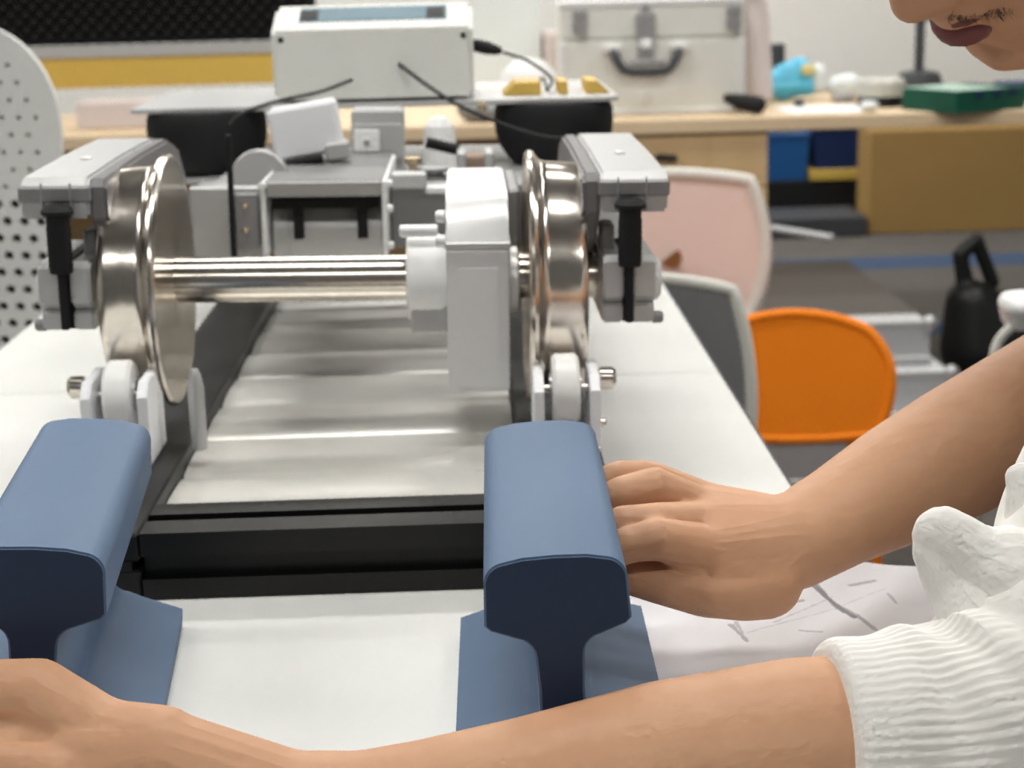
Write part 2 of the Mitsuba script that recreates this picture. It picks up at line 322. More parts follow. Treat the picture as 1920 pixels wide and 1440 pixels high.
# axle boxes, swing arms and dampers, left and right
def mirrored(mesh, s):
    """geometry is drawn for the right side about x=CX"""
    t = tm(mesh).copy()
    if s < 0:
        v = t.vertices.copy(); v[:, 0] = 2*(CX+.003)-v[:, 0]; t = trimesh.Trimesh(v, t.faces[:, ::-1], process=False)
    return t
for s in (1, -1):
    xa, xb = .105, .166
    arm = [(1.437, 1.002), (1.437, 1.027), (1.445, 1.034), (1.60, 1.037), (1.75, 1.037), (1.80, 1.030), (1.86, .99), (1.90, .95), (1.90, .915), (1.82, .905), (1.76, .935), (1.68, .975), (1.56, .994), (1.475, 1.000), (1.437, 1.000)]
    bog('swing_arm', mirrored(prism(arm, 'x', xa+.004, xb, .0025), s), 'alu', 25)
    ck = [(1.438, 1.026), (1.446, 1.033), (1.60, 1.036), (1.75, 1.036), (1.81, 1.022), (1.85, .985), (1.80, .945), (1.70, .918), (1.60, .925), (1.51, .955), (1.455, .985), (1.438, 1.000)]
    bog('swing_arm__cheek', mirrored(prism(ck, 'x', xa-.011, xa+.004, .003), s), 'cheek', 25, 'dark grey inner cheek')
    bog('swing_arm__cover', mirrored(box(xa+.0015, xb+.0015, 1.4335, 1.448, 1.0135, 1.0275, .002), s), 'alu_grey', False)
    bog('swing_arm__cap_screw', mirrored(lathe((.136, 1.56, 1.036), (0, 0, 1), [(.005, 0), (.005, .002), (.003, .003)], 16), s), 'alu_light', 30)
    for sx in (.1235, .1475): bog('swing_arm__joint', mirrored(box(sx-.0005, sx+.0005, 1.4325, 1.4362, 1.001, 1.030, 0), s), 'alu_dark', False)
    d = [(.010, -.004), (.0135, 0), (.0135, .003), (.0095, .004), (.0095, .012)] + [(.0098+.0005*(k % 2), .013+.0022*k) for k in range(16)] + [(.0095, .050), (.0095, .0525)]
    bog('damper', mirrored(lathe((.1330, 1.4240, 1.0085), (0, 0, -1), d, 28), s), 'black_rubber', 30)
    bog('damper__rod', mirrored(cyl((.1330, 1.4255, .957), (.1330, 1.4255, .907), .0038, 16), s), 'black_rubber', 30)
    # clamp of the axle box: two cheeks with a slot
    for cx0, cx1 in ((.1115, .1290), (.1370, .1560)):
        ck = [(1.432, .9355), (1.432, .958), (1.440, .963), (1.56, .963), (1.585, .945), (1.585, .925), (1.56, .902), (1.45, .902), (1.4395, .9045), (1.4395, .918), (1.4445, .921), (1.4395, .925), (1.432, .928)]
        bog('axle_box', mirrored(prism(ck, 'x', cx0, cx1, .002), s), 'alu', 25)
    bog('axle_box__slot_plate', mirrored(box(.1288, .1372, 1.4445, 1.57, .904, .957, 0), s), 'black_slot', False)
    bog('axle_box__side_boss', mirrored(lathe((.1555, 1.475, .936), (1, 0, 0), [(.018, 0), (.019, .002), (.019, .006), (.015, .009)], 32), s), 'alu_light', 30)
    bog('axle_box__clamp_screw', mirrored(lathe((.156, 1.452, .906), (1, 0, 0), [(.0055, 0), (.0055, .007), (.004, .009)], 16), s), 'alu_grey', 30)
    bog('axle_box__link', mirrored(box(.112, .124, 1.47, 1.50, .960, .985, .002), s), 'alu_grey', False)
    bog('side_beam', mirrored(box(.060, .112, 1.80, 2.42, .905, .955, .003), s), 'alu', False)
    # air spring on the side beam
    sc = np.array([CX+s*.2175, 2.165])
    sp = [(.050, 0), (.053, .004), (.060, .012), (.068, .024), (.0735, .040), (.0750, .055), (.0742, .070), (.070, .0795)]
    bog('air_spring', lathe((sc[0], sc[1], .957), (0, 0, 1), sp, 56), 'black_rubber', 30, 'round black rubber air spring', tilt=False)
    bog('air_spring__base', lathe((sc[0], sc[1], .950), (0, 0, 1), [(.056, 0), (.056, .0078)], 40), 'alu', 30, tilt=False)
# motor under its crossbeam
bog('crossbeam', cat(box(-.205, -.087, 1.700, 1.95, .984, .9985, .002)), 'deck', False)
bog('crossbeam__lip', box(-.203, -.089, 1.694, 1.702, .9825, .9975, .0015), 'alu_mid', False)
bog('crossbeam__painted_shade_plate', box(-.198, -.093, 1.7025, 1.72, .970, .983, .0), 'black_slot', False)  # black plate stands in for the shade in the opening under the lip
for x0, x1 in ((-.2085, -.2035), (-.0885, -.0835)):
    bog('motor_bracket', box(x0, x1, 1.694, 1.94, .922, .9975, .001), 'alu_light', False)
bog('motor', lathe((-.2030, 1.765, .938), (1, 0, 0), [(.030, 0), (.038, .002), (.038, .017), (.0355, .0175), (.0355, .096), (.038, .0965), (.038, .112), (.030, .1135)], 56), 'alu', 30)
for x in (-.1745, -.1100): bog('motor_strap', cat(box(x-.005, x+.005, 1.7215, 1.7265, .936, .972, .001), box(x-.005, x+.005, 1.7215, 1.80, .967, .983, .001)), 'black_rubber', False)
for x, z in ((-.0835, .994), (-.0835, .969), (-.0835, .932)): bog('motor_bracket__bolt', lathe((x, 1.702, z), (1, 0, 0), [(.0042, 0), (.0042, .004), (.003, .006)], 16), 'alu_light', 30)
bog('motor_bracket__bolt', lathe((-.206, 1.6935, .994), (0, -1, 0), [(.0042, 0), (.0042, .003), (.003, .005)], 16), 'alu_light', 30)
# transom panels left and right of the motor
bog('transom', box(-.083, .060, 1.76, 1.775, .920, .985, .002), 'alu_grey', False)
bog('transom', box(-.284, -.2095, 1.72, 1.735, .915, .990, .002), 'alu', False)
bog('transom__channel', box(-.2395, -.2125, 1.708, 1.7195, .930, .985, .002), 'alu_grey', False)
for z in (.948, .972): bog('transom__rivet', lathe((-.226, 1.7075, z), (0, -1, 0), [(.003, 0), (.003, .002), (.002, .003)], 12), 'brass', 30)
bog('transom__step_block', box(-.081, -.045, 1.735, 1.7595, .984, 1.000, .002), 'alu', False)
bog('transom__ledge', box(-.047, -.022, 1.74, 1.7595, .978, .986, .002), 'alu_light', False)
bog('cross_deck', box(-.300, .090, 1.955, 2.40, .945, .962, .003), 'alu', False)
bog('gusset', lathe((-.2205, 1.79, .990), (0, 1, 0), [(.028, 0), (.030, .002), (.030, .010), (.028, .012)], 40), 'alu', 30)
bog('thin_rod', cyl((-.2385, 1.703, .910), (-.2385, 1.703, 1.044), .0030, 14), 'black_rubber', 30)
# bolster post, small equipment on the deck
bog('bolster_post', cat(box(-.135, -.075, 1.97, 2.02, .9615, 1.046, .003), box(-.135, -.075, 1.965, 1.969, .99, 1.03, .001)), 'alu', False)
bog('bolster_post__label_plate', box(-.1318, -.1025, 1.9612, 1.9645, .9985, 1.024, .0012), 'white_plastic', False)
bog('bolster_post__label_plate__stud', lathe((-.117, 1.961, 1.0105), (0, -1, 0), [(.0035, 0), (.0035, .002), (.002, .003)], 16), 'alu_dark', 30)
q = xf(box(-.037, .037, -.022, .022, -.028, .028, .004), rotm(-9, [0, 1, 0])); q.apply_translation((-.178, 1.88, 1.0325))
bog('sensor_box', q, 'white_paint', False)
q = xf(box(-.013, .013, -.015, .015, -.010, .010, .003), rotm(-7, [0, 1, 0])); q.apply_translation((-.143, 1.865, 1.011))
bog('sensor_box__connector', q, 'alu', False)
bog('tie_rod', cyl((-.197, 1.846, .9985), (-.158, 1.846, 1.0045), .0052, 16), 'black_rubber', 30)
bog('tie_rod', cyl((-.048, 1.90, 1.015), (-.012, 1.90, 1.006), .0060, 16), 'black_rubber', 30)
bog('spool', lathe((-.040, 1.80, .9865), (0, 0, 1), [(.022, 0), (.022, .003), (.012, .004), (.012, .008), (.020, .009), (.020, .012), (.008, .014)], 36), 'alu_grey', 30)
bog('guide_pulley', lathe((-.060, 1.79, .999), (0, 0, 1), [(.004, -.012), (.004, .004), (.009, .005), (.009, .011), (.006, .012)], 28), 'brass', 30)
bog('guide_block', cat(box(-.012, .018, 1.84, 1.88, .985, 1.007, .003), cyl((-.004, 1.838, .996), (-.004, 1.836, .996), .002)), 'bronze', False)
for x in (-.014, .0155): bog('guide_block__ear', box(x, x+.010, 1.835, 1.885, .985, 1.010, .002), 'alu', False)
bog('dome_cap', lathe((-.035, 2.02, .9625), (0, 0, 1), [(.019, 0), (.019, .045), (.017, .060), (.010, .069), (.004, .071)], 32), 'white_plastic', 30)
bog('side_link', box(.033, .046, 1.60, 1.76, .94, 1.00, .003), 'alu_grey', False)
# plate carried by the two air springs, with yellow stops
bog('top_plate', cat(prism(rrect(-.415, .188, 2.115, 2.46, .02), 'z', 1.0368, 1.0420, .001)), 'alu', 30, tilt=False)
for x0, x1 in ((.046, .094), (.117, .128), (.152, .182)):
    sl = .016 if x1-x0 > .02 else .002
    y0, z0 = 2.18, 1.042
    a = [(x0+(sl if x0 < .1 else 0), z0+.0155), (x1-(sl if x1 > .15 else 0), z0+.0155), (x1, z0), (x0, z0)]
    bog('yellow_stop', prism(a, 'y', y0, y0+.10, .001), 'yellow', False, 'yellow stop block', tilt=False)
bog('plate_screw', lathe((.018, 2.1150, 1.0345), (0, -1, 0), [(.006, 0), (.006, .004), (.004, .006)], 20), 'brass', 30, tilt=False)
bog('second_axle', cyl((CX-.22, 2.30, .9), (CX+.22, 2.30, .9), .0205, 32), 'chrome', 30)
tag(B, 'silver model railway bogie with chrome wheels standing on white rollers', 'bogie model')

# ------------------------------------------------------------------ roller stands below the wheels (two in view)
for s, lab in ((1, 'white roller in an aluminium fork under the right chrome wheel'), (-1, 'white roller in an aluminium fork under the left chrome wheel')):
    k = 'roller_stand' if s > 0 else 'roller_stand_001'
    dz = 0 if s > 0 else .006
    xr = CX+s*.188+(-.003 if s > 0 else -.003); yr, zr = 1.411, .8500+dz; dz += .012
    add(k+'__roller', lathe((xr-.0115, yr, zr), (1, 0, 0), [(.012, 0), (.027, .0), (.030, .003), (.030, .020), (.027, .023), (.012, .023)], 60), 'white_plastic', 30, 'white plastic roller')
    add(k+'__hub', lathe((xr-.0135, yr, zr), (1, 0, 0), [(.0135, 0), (.0135, .027)], 32), 'steel_part', 30)
    for a in (-1, 1):
        x0 = xr+a*.0235
        pl = [(1.375, .803), (1.450, .803), (1.450, .848+dz), (1.442, .856+dz), (1.388, .856+dz), (1.375, .844+dz)]
        add(k+'__fork', prism(pl, 'x', x0-.0042, x0+.0042, .0012), 'white_paint', 30)
    add(k+'__foot', box(xr-.0277, xr+.0277, 1.374, 1.452, .8025, .8075, .001), 'alu', False)
    add(k+'__pin', cyl((xr-.024, yr, zr), (xr+.024, yr, zr), .004, 20), 'chrome', 30)
    out = xr+s*.0277
    add(k+'__knob', lathe((out, 1.405, .8475+dz), (s, 0, 0), [(.0075, 0), (.0095, .002), (.0095, .012), (.007, .015)], 28), 'chrome', 30)
    add(k+'__screw', lathe((out, 1.383, .826), (s, 0, 0), [(.004, 0), (.004, .004), (.003, .005)], 16), 'chrome', 30)
    if s < 0: add(k+'__post', lathe((-.2395, 1.424, .803), (0, 0, 1), [(.0065, 0), (.007, .004), (.007, .055), (.005, .066), (.003, .071)], 28), 'alu', 30)
    tag(k, lab, 'roller stand')

# ------------------------------------------------------------------ instrument box on the plate, its plug and cable
ix0, ix1, iz = -.238, .010, 1.0465
ib = [(2.14, iz), (2.34, iz), (2.34, 1.150), (2.235, 1.158), (2.215, 1.158), (2.14, 1.131)]
ins = prism(ib, 'x', ix0, ix1, .006)
add('instrument_box__body', ins, 'instrument_grey', 25)
def slope(x, t, lift): # a point on the sloping top: t from 0 (front) to 1 (rear)
    return (x, 2.142+.074*t, 1.1318+.0268*t+lift)
def slab(x0, x1, t0, t1, l0, l1): return tm(hull([slope(x, t, l) for x in (x0, x1) for t in (t0, t1) for l in (l0, l1)]))
add('instrument_box__window', slab(-.205, -.022, .30, .86, -.001, .0012), 'window_blue', False, 'blue-grey window in the sloping top')
for x in (-.193, -.036): add('instrument_box__window_clip', slab(x-.011, x+.011, .34, .72, .001, .0026), 'black_rubber', False)
for x in (ix0+.012, ix1-.012): add('instrument_box__screw', lathe((x, 2.1405, 1.120), (0, -1, 0), [(.0038, 0), (.0038, .001), (.0025, .0015)], 14), 'black_metal', 30)
for x in (ix0+.02, ix1-.04): add('instrument_box__foot', box(x, x+.02, 2.15, 2.33, 1.0421, 1.0475, .001), 'black_rubber', False)
tag('instrument_box', 'grey plastic instrument box with a blue-grey window, on the bogie plate', 'instrument')
pl0 = ony(893, 84, 2.2); pl1 = ony(948, 98, 2.19)
pd = pl1-pl0; pl = np.linalg.norm(pd)
add('plug_cable__plug', lathe((ix1+.0002, 2.2, pl0[2]), (pl1[0]-ix1, pl1[1]-2.2, pl1[2]-pl0[2]), [(.0075, 0), (.008, .002), (.0085, .018), (.006, .032), (.003, .038)], 24), 'black_rubber', 30, 'black plug')
cb = spline([pl1-(.003, 0, 0)] + [ony(x, y, Y) for x, y, Y in ((985, 112, 2.19), (1015, 130, 2.2), (1035, 150, 2.22))] + [(.105, 2.25, 1.0440), (.11, 2.42, 1.0445), (.105, 2.455, 1.0445), (.09, 2.475, 1.03), (.06, 2.50, .97)], 8)
add('plug_cable__cord', sweep(cb, .0019, 8), 'black_rubber', 60)
tag('plug_cable', 'black plug and thin cable leaving the right side of the grey instrument box', 'cable')
cb = spline([ony(x, y, Y) for x, y, Y in ((748, 120, 2.137), (790, 152, 2.11), (850, 192, 2.03), (905, 218, 1.99), (960, 240, 1.97), (1020, 257, 1.95), (1075, 262, 1.93), (1110, 275, 1.90))], 8)
add('sagging_cable', sweep(cb, .0024, 8), 'black_rubber', 60, 'black cable sagging in front of the right air spring', 'cable')
cb = spline([ony(x, y, Y) for x, y, Y in ((430, 235, 1.93), (455, 212, 1.95), (520, 190, 2.02), (600, 172, 2.09), (660, 150, 2.125))], 8)
add('sensor_cable', sweep(cb, .0021, 8), 'black_rubber', 60, 'black cable rising from the left air spring to the instrument box', 'cable')

# ------------------------------------------------------------------ the two blue rail sections
def rail_profile(w=.0755, H=.150, hh=.040, web=.013, foot=.125, ft=.013):
    h = w/2; r = .012; pts = []
    def arc(cx, cz, r, a0, a1, n=6): return [(cx+r*math.cos(math.radians(a0+(a1-a0)*k/n)), cz+r*math.sin(math.radians(a0+(a1-a0)*k/n))) for k in range(n+1)]
    R = [(foot/2, 0), (foot/2, ft)]
    R += [(.034, ft+.0085)] + arc(web+.012, ft+.024, .012, 270, 180, 5)[0:]
    R += [(web-.001, H*.5)]
    R += arc(web+.011, H-hh-.016, .011, 180, 100, 5)
    R += [(h-.002, H-hh)]
    R += [(h+.001, H-hh+.003)]
    R += [(h, H-r-.004)] + arc(h-r, H-r-.0025, r, 5, 78, 7)
    crown = [(h*.45, H-.0006)]
    R += crown
    return [(x, z) for x, z in R] + [(0, H)] + [(-x, z) for x, z in R[::-1]]
def rail(key, front, back, z0, cant, lab):
    f, b = np.array(front), np.array(back); L = np.linalg.norm(b-f)
    t = prism(rail_profile(), 'y', 0, L, .0012)
    ang = math.degrees(math.atan2(-(b-f)[0], (b-f)[1]))
    M = trimesh.transformations.translation_matrix((f[0], f[1], z0)) @ rotm(ang, [0, 0, 1]) @ rotm(cant, [0, 1, 0])
    add(key+'__profile', xf(t, M), 'rail_blue', 22)
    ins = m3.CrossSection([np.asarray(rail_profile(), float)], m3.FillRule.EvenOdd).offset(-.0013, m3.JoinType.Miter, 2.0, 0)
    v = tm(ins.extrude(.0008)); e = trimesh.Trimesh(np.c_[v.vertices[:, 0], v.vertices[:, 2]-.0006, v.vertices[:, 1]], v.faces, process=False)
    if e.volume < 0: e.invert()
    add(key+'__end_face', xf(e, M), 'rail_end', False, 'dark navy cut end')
    tag(key, lab, 'rail section', 'blue rail sections')
rail('rail_section', (.0435, .838), (.0475, 1.110), .7530, -2.2, 'blue rail section held by the far hand, in front of the right chrome wheel')
rail('rail_section_001', (-.2525, .868), (-.2760, 1.140), .7570, 5.5, 'blue rail section at the left edge, held by the near hand')

# ------------------------------------------------------------------ drawing sheet on the table under the arms
gx, gy = np.linspace(.085, .345, 40), np.linspace(.93, 1.225, 40)
V = []
for j, y in enumerate(gy):
    for i, x in enumerate(gx):
        z = .7512 + .0035*max(0, math.sin((x*24+y*17)))*.5 + .002*math.sin(x*50-y*30)**2
        if x > .275: z -= 1.6*(x-.275)**2
        sh = .10*(y-1.08)
        V.append((x+sh, y-.06*(x-.2), z))
nx = len(gx)
Fq = [(j*nx+i, j*nx+i+1, (j+1)*nx+i+1, (j+1)*nx+i) for j in range(len(gy)-1) for i in range(nx-1)]
add('drawing_sheet', (np.array(V), np.array(Fq)), 'paper', True, 'white paper sheet with pencil drawing lines on the table under the arms', 'paper sheet')

# ------------------------------------------------------------------ the person: one skin body, knit sweatshirt, hair
def fingers(js): return chain([(P(x, y, d), r) for x, y, d, r in js])
# right arm and hand (far)
rw = P(1485, 1018, 1.10); re = P(2050, 690, 1.265); rs = np.array([.60, 1.42, 1.02])
arm_r = chain([(rs, .062), (re, .048)]) + chain([(re, .047), (P(1800, 845, 1.195), .0465), (P(1690, 905, 1.165), .0415), (P(1580, 965, 1.13), .034), (rw, .0305)], 3)
hr = hull(np.vstack([ball(rw, .029), ball(P(1400, 1088, 1.078), .0225), ball(P(1335, 1075, 1.065), .0180), ball(P(1318, 1030, 1.062), .0165), ball(P(1312, 985, 1.078), .0155), ball(P(1318, 955, 1.098), .0140), ball(P(1330, 940, 1.115), .0120)]))
R = arm_r + hr
R += fingers([(1318, 1030, 1.062, .0165), (1232, 1010, 1.034, .0130), (1175, 1022, 1.034, .0112), (1130, 1045, 1.036, .0095)])
R += fingers([(1312, 985, 1.078, .0155), (1228, 982, 1.048, .0130), (1165, 984, 1.050, .0115), (1118, 1012, 1.054, .0095)])
R += fingers([(1318, 955, 1.098, .0140), (1228, 914, 1.080, .0128), (1165, 928, 1.078, .0118), (1120, 945, 1.08, .0090)])
R += fingers([(1330, 940, 1.115, .0120), (1218, 895, 1.104, .0108), (1155, 892, 1.102, .0095), (1110, 915, 1.10, .0085)])
R += fingers([(1430, 1085, 1.085, .026), (1395, 1100, 1.075, .0215), (1325, 1108, 1.060, .0165), (1250, 1094, 1.056, .0140), (1185, 1080, 1.060, .0120)])
R += hull(np.vstack([ball(P(1318, 1040, 1.062), .014), ball(P(1325, 1095, 1.062), .013), ball(P(1262, 1090, 1.060), .0105), ball(P(1270, 1040, 1.052), .0105)]))
# left arm and hand (near)
lw = P(560, 1512, .885); le = P(1960, 1318, .916); ls = np.array([.47, .97, 1.02])
L_ = chain([(ls, .055), (P(2200, 800, 1.015), .05), (P(2100, 1085, .955), .047), (le, .046)]) + chain([(le, .046), (P(1760, 1390, .903), .0475), (P(1500, 1405, .895), .0475), (P(1250, 1440, .89), .0450), (P(1000, 1485, .885), .0390), (P(800, 1510, .885), .0335), (P(680, 1518, .885), .030), (lw, .0285)], 3)
L_ += hull(np.vstack([ball(lw, .027), ball(P(300, 1425, .885), .0265), ball(P(150, 1408, .885), .021), ball(P(110, 1470, .875), .015), ball(P(110, 1530, .875), .014), ball(P(140, 1590, .88), .013), ball(P(180, 1630, .89), .012)]))
L_ += fingers([(300, 1410, .885, .024), (190, 1390, .89, .0225), (70, 1305, .895, .0195), (-30, 1290, .90, .0150), (-95, 1265, .905, .0115)])
L_ += fingers([(120, 1455, .872, .0165), (0, 1436, .874, .0140), (-70, 1425, .886, .0115), (-110, 1410, .90, .0095)])
L_ += hull(np.vstack([ball(P(190, 1390, .89), .021), ball(P(75, 1335, .897), .0165), ball(P(95, 1400, .885), .0150)]))
L_ += hull(np.vstack([ball(P(95, 1380, .888), .015), ball(P(10, 1365, .897), .0125), ball(P(-40, 1380, .900), .0115), ball(P(0, 1420, .880), .012)]))
L_ += fingers([(110, 1530, .872, .0138), (-35, 1535, .872, .0115), (-105, 1510, .885, .0098), (-130, 1485, .90, .0088)])
L_ += fingers([(140, 1590, .878, .0130), (0, 1605, .876, .0108), (-75, 1585, .888, .0095), (-105, 1560, .90, .0085)])
L_ += fingers([(180, 1635, .888, .0120), (60, 1660, .885, .0098), (-15, 1650, .892, .0085), (-45, 1630, .902, .0078)])
# torso
pel, che = np.array([.86, 1.16, .56]), np.array([.64, 1.19, .96])
TRS = hull(np.vstack([ball(pel, (.15, .17, .12)), ball((.76, 1.17, .75), (.125, .16, .1)), ball(che, (.115, .175, .10))])) + hull(np.vstack([ball(che, (.11, .16, .09)), ball(ls, .06), ball(rs, .06)]))
# head: local axes s (towards the camera), f (face), u (crown)
fv = np.array([-.58, -.25, -.775]); fv /= np.linalg.norm(fv)
sv = np.array([.55, -.80, -.16]); sv -= fv*(sv@fv); sv /= np.linalg.norm(sv); uv_ = np.cross(fv, sv)
if uv_[2] < 0: uv_ = -uv_
K = 1.12
HC = P(1712, 1, 1.13) - fv*.101*K + uv_*.028*K
def H(a, b, c): return HC + (sv*a + fv*b + uv_*c)*K
def hb(a, b, c, r): return ball(H(a, b, c), r*K)
AX = np.c_[sv, fv, uv_]
def he(a, b, c, ra, rb, rc): return H(a, b, c) + (ICO[3]*np.array([ra, rb, rc]))@AX.T*K
HEAD = hull(he(0, -.015, .035, .074, .093, .088))
HEAD += hull(np.vstack([hb(.044, .045, -.018, .028), hb(-.044, .045, -.018, .028), hb(.042, .020, -.070, .020), hb(-.042, .020, -.070, .020), hb(.020, .060, -.108, .014), hb(-.020, .060, -.108, .014), hb(.03, .056, .035, .034), hb(-.03, .056, .035, .034), hb(0, .078, -.06, .018)]))
HEAD += hull(np.vstack([hb(0, .088, .012, .010), hb(0, .101, -.028, .0135), hb(.013, .090, -.034, .0095), hb(-.013, .090, -.034, .0095)]))
HEAD += hull(np.vstack([hb(.018, .078, -.052, .012), hb(-.018, .078, -.052, .012), hb(0, .088, -.050, .010)]))
HEAD += hull(np.vstack([hb(.014, .062, -.118, .018), hb(-.014, .062, -.118, .018), hb(0, .068, -.120, .016)]))
for a in (-1, 1): HEAD += hull(np.vstack([hb(a*.076, -.012, .012, .010), hb(a*.080, -.022, .022, .010), hb(a*.074, -.010, -.018, .008)]))
NECK = chain([(H(0, -.03, -.04), .056), (np.array([.53, 1.245, 1.13]), .056), (che+np.array([-.02, 0, .07]), .07)])
body = smooth_mesh(R + L_, .0036, 110)
body2 = smooth_mesh(HEAD + NECK, .0042, 7)
body_m = man(trimesh.Trimesh(body.vertices, body.faces)) + man(trimesh.Trimesh(body2.vertices, body2.faces)) + TRS
add('person__body', tm(body_m), 'skin', True)
# lips
lip_pts = lambda cz, b0, w, n=9: [H(w*t, b0-.012*t*t, cz+.001*t*t) for t in np.linspace(-1, 1, n)]
add('person__lips', cat(sweep(lip_pts(-.0605, .0885, .024), [.0035+.0045*math.sqrt(max(0, 1-t*t)) for t in np.linspace(-1, 1, 9)], 12), sweep(lip_pts(-.0740, .0885, .0205), [.0045+.0075*math.sqrt(max(0, 1-t*t)) for t in np.linspace(-1, 1, 9)], 12)), 'lip', True, 'dark red lips')
br = []
hv = np.array(body2.vertices)-HC; hs, hf, hu = hv@sv/K, hv@fv/K, hv@uv_/K        # head vertices in head axes
for k in range(170):
    t = rng.random()
    a = (.010+.027*t)*(1 if k % 2 else -1) + rng.normal(0, .0022); c = -.0500-.0145*t**1.3 + rng.normal(0, .0018)
    near = np.hypot(hs-a, hu-c) < .0045
    if not near.any(): continue
    p0 = H(a, np.quantile(hf[near & (hf > .03)], .8), c) if (near & (hf > .03)).any() else HC; p1 = p0 + fv*.0014 - uv_*.0026 + sv*(a*.09+rng.uniform(-.0008, .0008))
    br.append(sweep(np.array([p0-fv*.003, p0, p1]), [.00026, .00020, .00008], 4))
add('person__mustache', cat(*br), 'hair', False, 'thin dark mustache stubble', kind='stuff')
for a in (-1, 1):
    add('person__eye', trimesh.Trimesh(*[lambda m: m.vertices+H(a*.031, .078, .004), lambda m: m.faces][0:0] or (ICO[3]*.0115+H(a*.031, .074, .004), trimesh.creation.icosphere(3).faces)), 'eye_white', True)
    add('person__eyebrow', sweep([H(a*.016, .086, .027), H(a*.032, .082, .031), H(a*.048, .070, .026)], [.003, .004, .002], 8), 'hair', True)
hair = hull(he(0, -.022, .052, .083, .097, .088)) - hull(np.vstack([hb(.05, .11, -.06, .03), hb(-.05, .11, -.06, .03), hb(.06, .12, .055, .03), hb(-.06, .12, .055, .03), hb(.06, .06, -.08, .04), hb(-.06, .06, -.08, .04), hb(.055, .085, .04, .03), hb(-.055, .085, .04, .03)])) - hull(np.vstack([hb(x, y, -.08, .04) for x in (-.08, .08) for y in (-.03, .1)]+[hb(x, .05, -.02, .04) for x in (-.08, .08)]))
add('person__hair', smooth_mesh(hair, .01, 6), 'hair', 40, 'short black hair')
# sweatshirt: near sleeve with ribbed cuff, far sleeve, trunk
path = spline([P(1552, 1408, .897), P(1650, 1404, .900), P(1760, 1396, .903), P(1870, 1370, .908), P(1990, 1290, .92), P(2110, 1080, .955), P(2210, 780, 1.02), ls], 12)
def near_sleeve(i, t, ang):
    base = np.interp(t, [0, .012, .03, .15, .30, .5, 1], [.0520, .0565, .0590, .0600, .0640, .069, .080])
    fade = np.clip((.55-t)/.2, 0, 1)*np.clip(.35+t*3, 0, 1)
    rib = .00042*fade*np.sign(np.cos(ang*66))*np.abs(np.cos(ang*66))**.7
    fold = .0022*np.sin(ang*2+t*26)*np.clip((t-.05)*6, 0, 1) + .0015*np.sin(ang*5-t*40)*np.clip((t-.1)*6, 0, 1)
    return base + rib + fold
sl = sweep(path, near_sleeve, 340)
folds = chain([(P(1768, 1003, .925), .0160), (P(1845, 1075, .928), .0240), (P(1960, 1130, .93), .045)]) + chain([(P(1918, 898, .95), .0095), (P(1938, 990, .945), .0150), (P(1965, 1130, .93), .040)]) \
      + chain([(P(1752, 1035, .925), .0120), (P(1790, 1105, .922), .0150), (P(1880, 1240, .905), .024), (P(1965, 1400, .888), .030)]) + chain([(P(1880, 1240, .905), .024), (P(1960, 1150, .93), .045)])
folds += hull(np.vstack([ball(P(1835, 1090, .945), .022), ball(P(1965, 1130, .955), .045), ball(P(1870, 1230, .925), .030), ball(P(1965, 1400, .92), .045)]))
fm = smooth_mesh(folds, .004, 10)
fm.vertices = fm.vertices + fm.vertex_normals*(.0030*(meshkit.fbm(fm.vertices*110)-.5))[:, None]
path2 = spline([P(2085, 668, 1.275), P(2150, 620, 1.295), P(2230, 480, 1.36), rs], 10)
sl2 = sweep(path2, lambda i, t, ang: np.interp(t, [0, .1, .4, 1], [.054, .062, .068, .082]) + .003*np.sin(ang*2+t*22) + .0012*np.cos(ang*40)*(t < .25), 160)
shirt = hull(np.vstack([ball(pel+(0, 0, .02), (.165, .185, .12)), ball((.76, 1.17, .75), (.14, .175, .1)), ball(che, (.13, .19, .112))])) + hull(np.vstack([ball(che, (.125, .175, .105)), ball(ls, .078), ball(rs, .078)]))
shirt = smooth_mesh(shirt, .02, 8)
shirt.vertices = shirt.vertices + shirt.vertex_normals*(.012*(meshkit.fbm(shirt.vertices*9)-.5))[:, None]
hood = sweep(spline([(.50, 1.16, 1.12), (.49, 1.25, 1.105), (.53, 1.34, 1.12), (.62, 1.34, 1.14), (.66, 1.24, 1.15), (.61, 1.14, 1.14)], 8), .024, 14, closed=True)
add('person__sweatshirt', cat(sl, sl2, fm, shirt, hood), 'knit', 50, 'white knitted sweatshirt with pushed-up ribbed sleeves')
legs = smooth_mesh(chain([((.86, 1.06, .53), .095), ((.46, 1.02, .50), .075), ((.50, 1.03, .09), .05)]) + chain([((.86, 1.27, .53), .095), ((.46, 1.30, .50), .075), ((.50, 1.29, .09), .05)]), .02, 8)
add('person__trousers', legs, 'charcoal', 50, 'dark trousers')
for y in (1.03, 1.29): add('person__shoe', smooth_mesh(hull(np.vstack([ball((.53, y, .05), (.045, .042, .05)), ball((.33, y, .035), (.045, .045, .03))])), .012, 5), 'charcoal', 50)
tag('person', 'person in a white knitted sweatshirt leaning in from the right, gripping both blue rails', 'person')
# the stool the person sits on
add('work_stool__seat', lathe((.86, 1.16, .372), (0, 0, 1), [(.17, 0), (.185, .01), (.185, .045), (.17, .06)], 40), 'charcoal', 30)
add('work_stool__post', cyl((.86, 1.16, .05), (.86, 1.16, .373), .025), 'steel_part', 30)
for k in range(5):
    a = 2*math.pi*k/5
    add('work_stool__leg', sweep([(.86, 1.16, .075), (.86+.25*math.cos(a), 1.16+.25*math.sin(a), .012)], [.018, .012], 10), 'steel_part', 40)
tag('work_stool', 'round dark work stool under the seated person', 'stool')

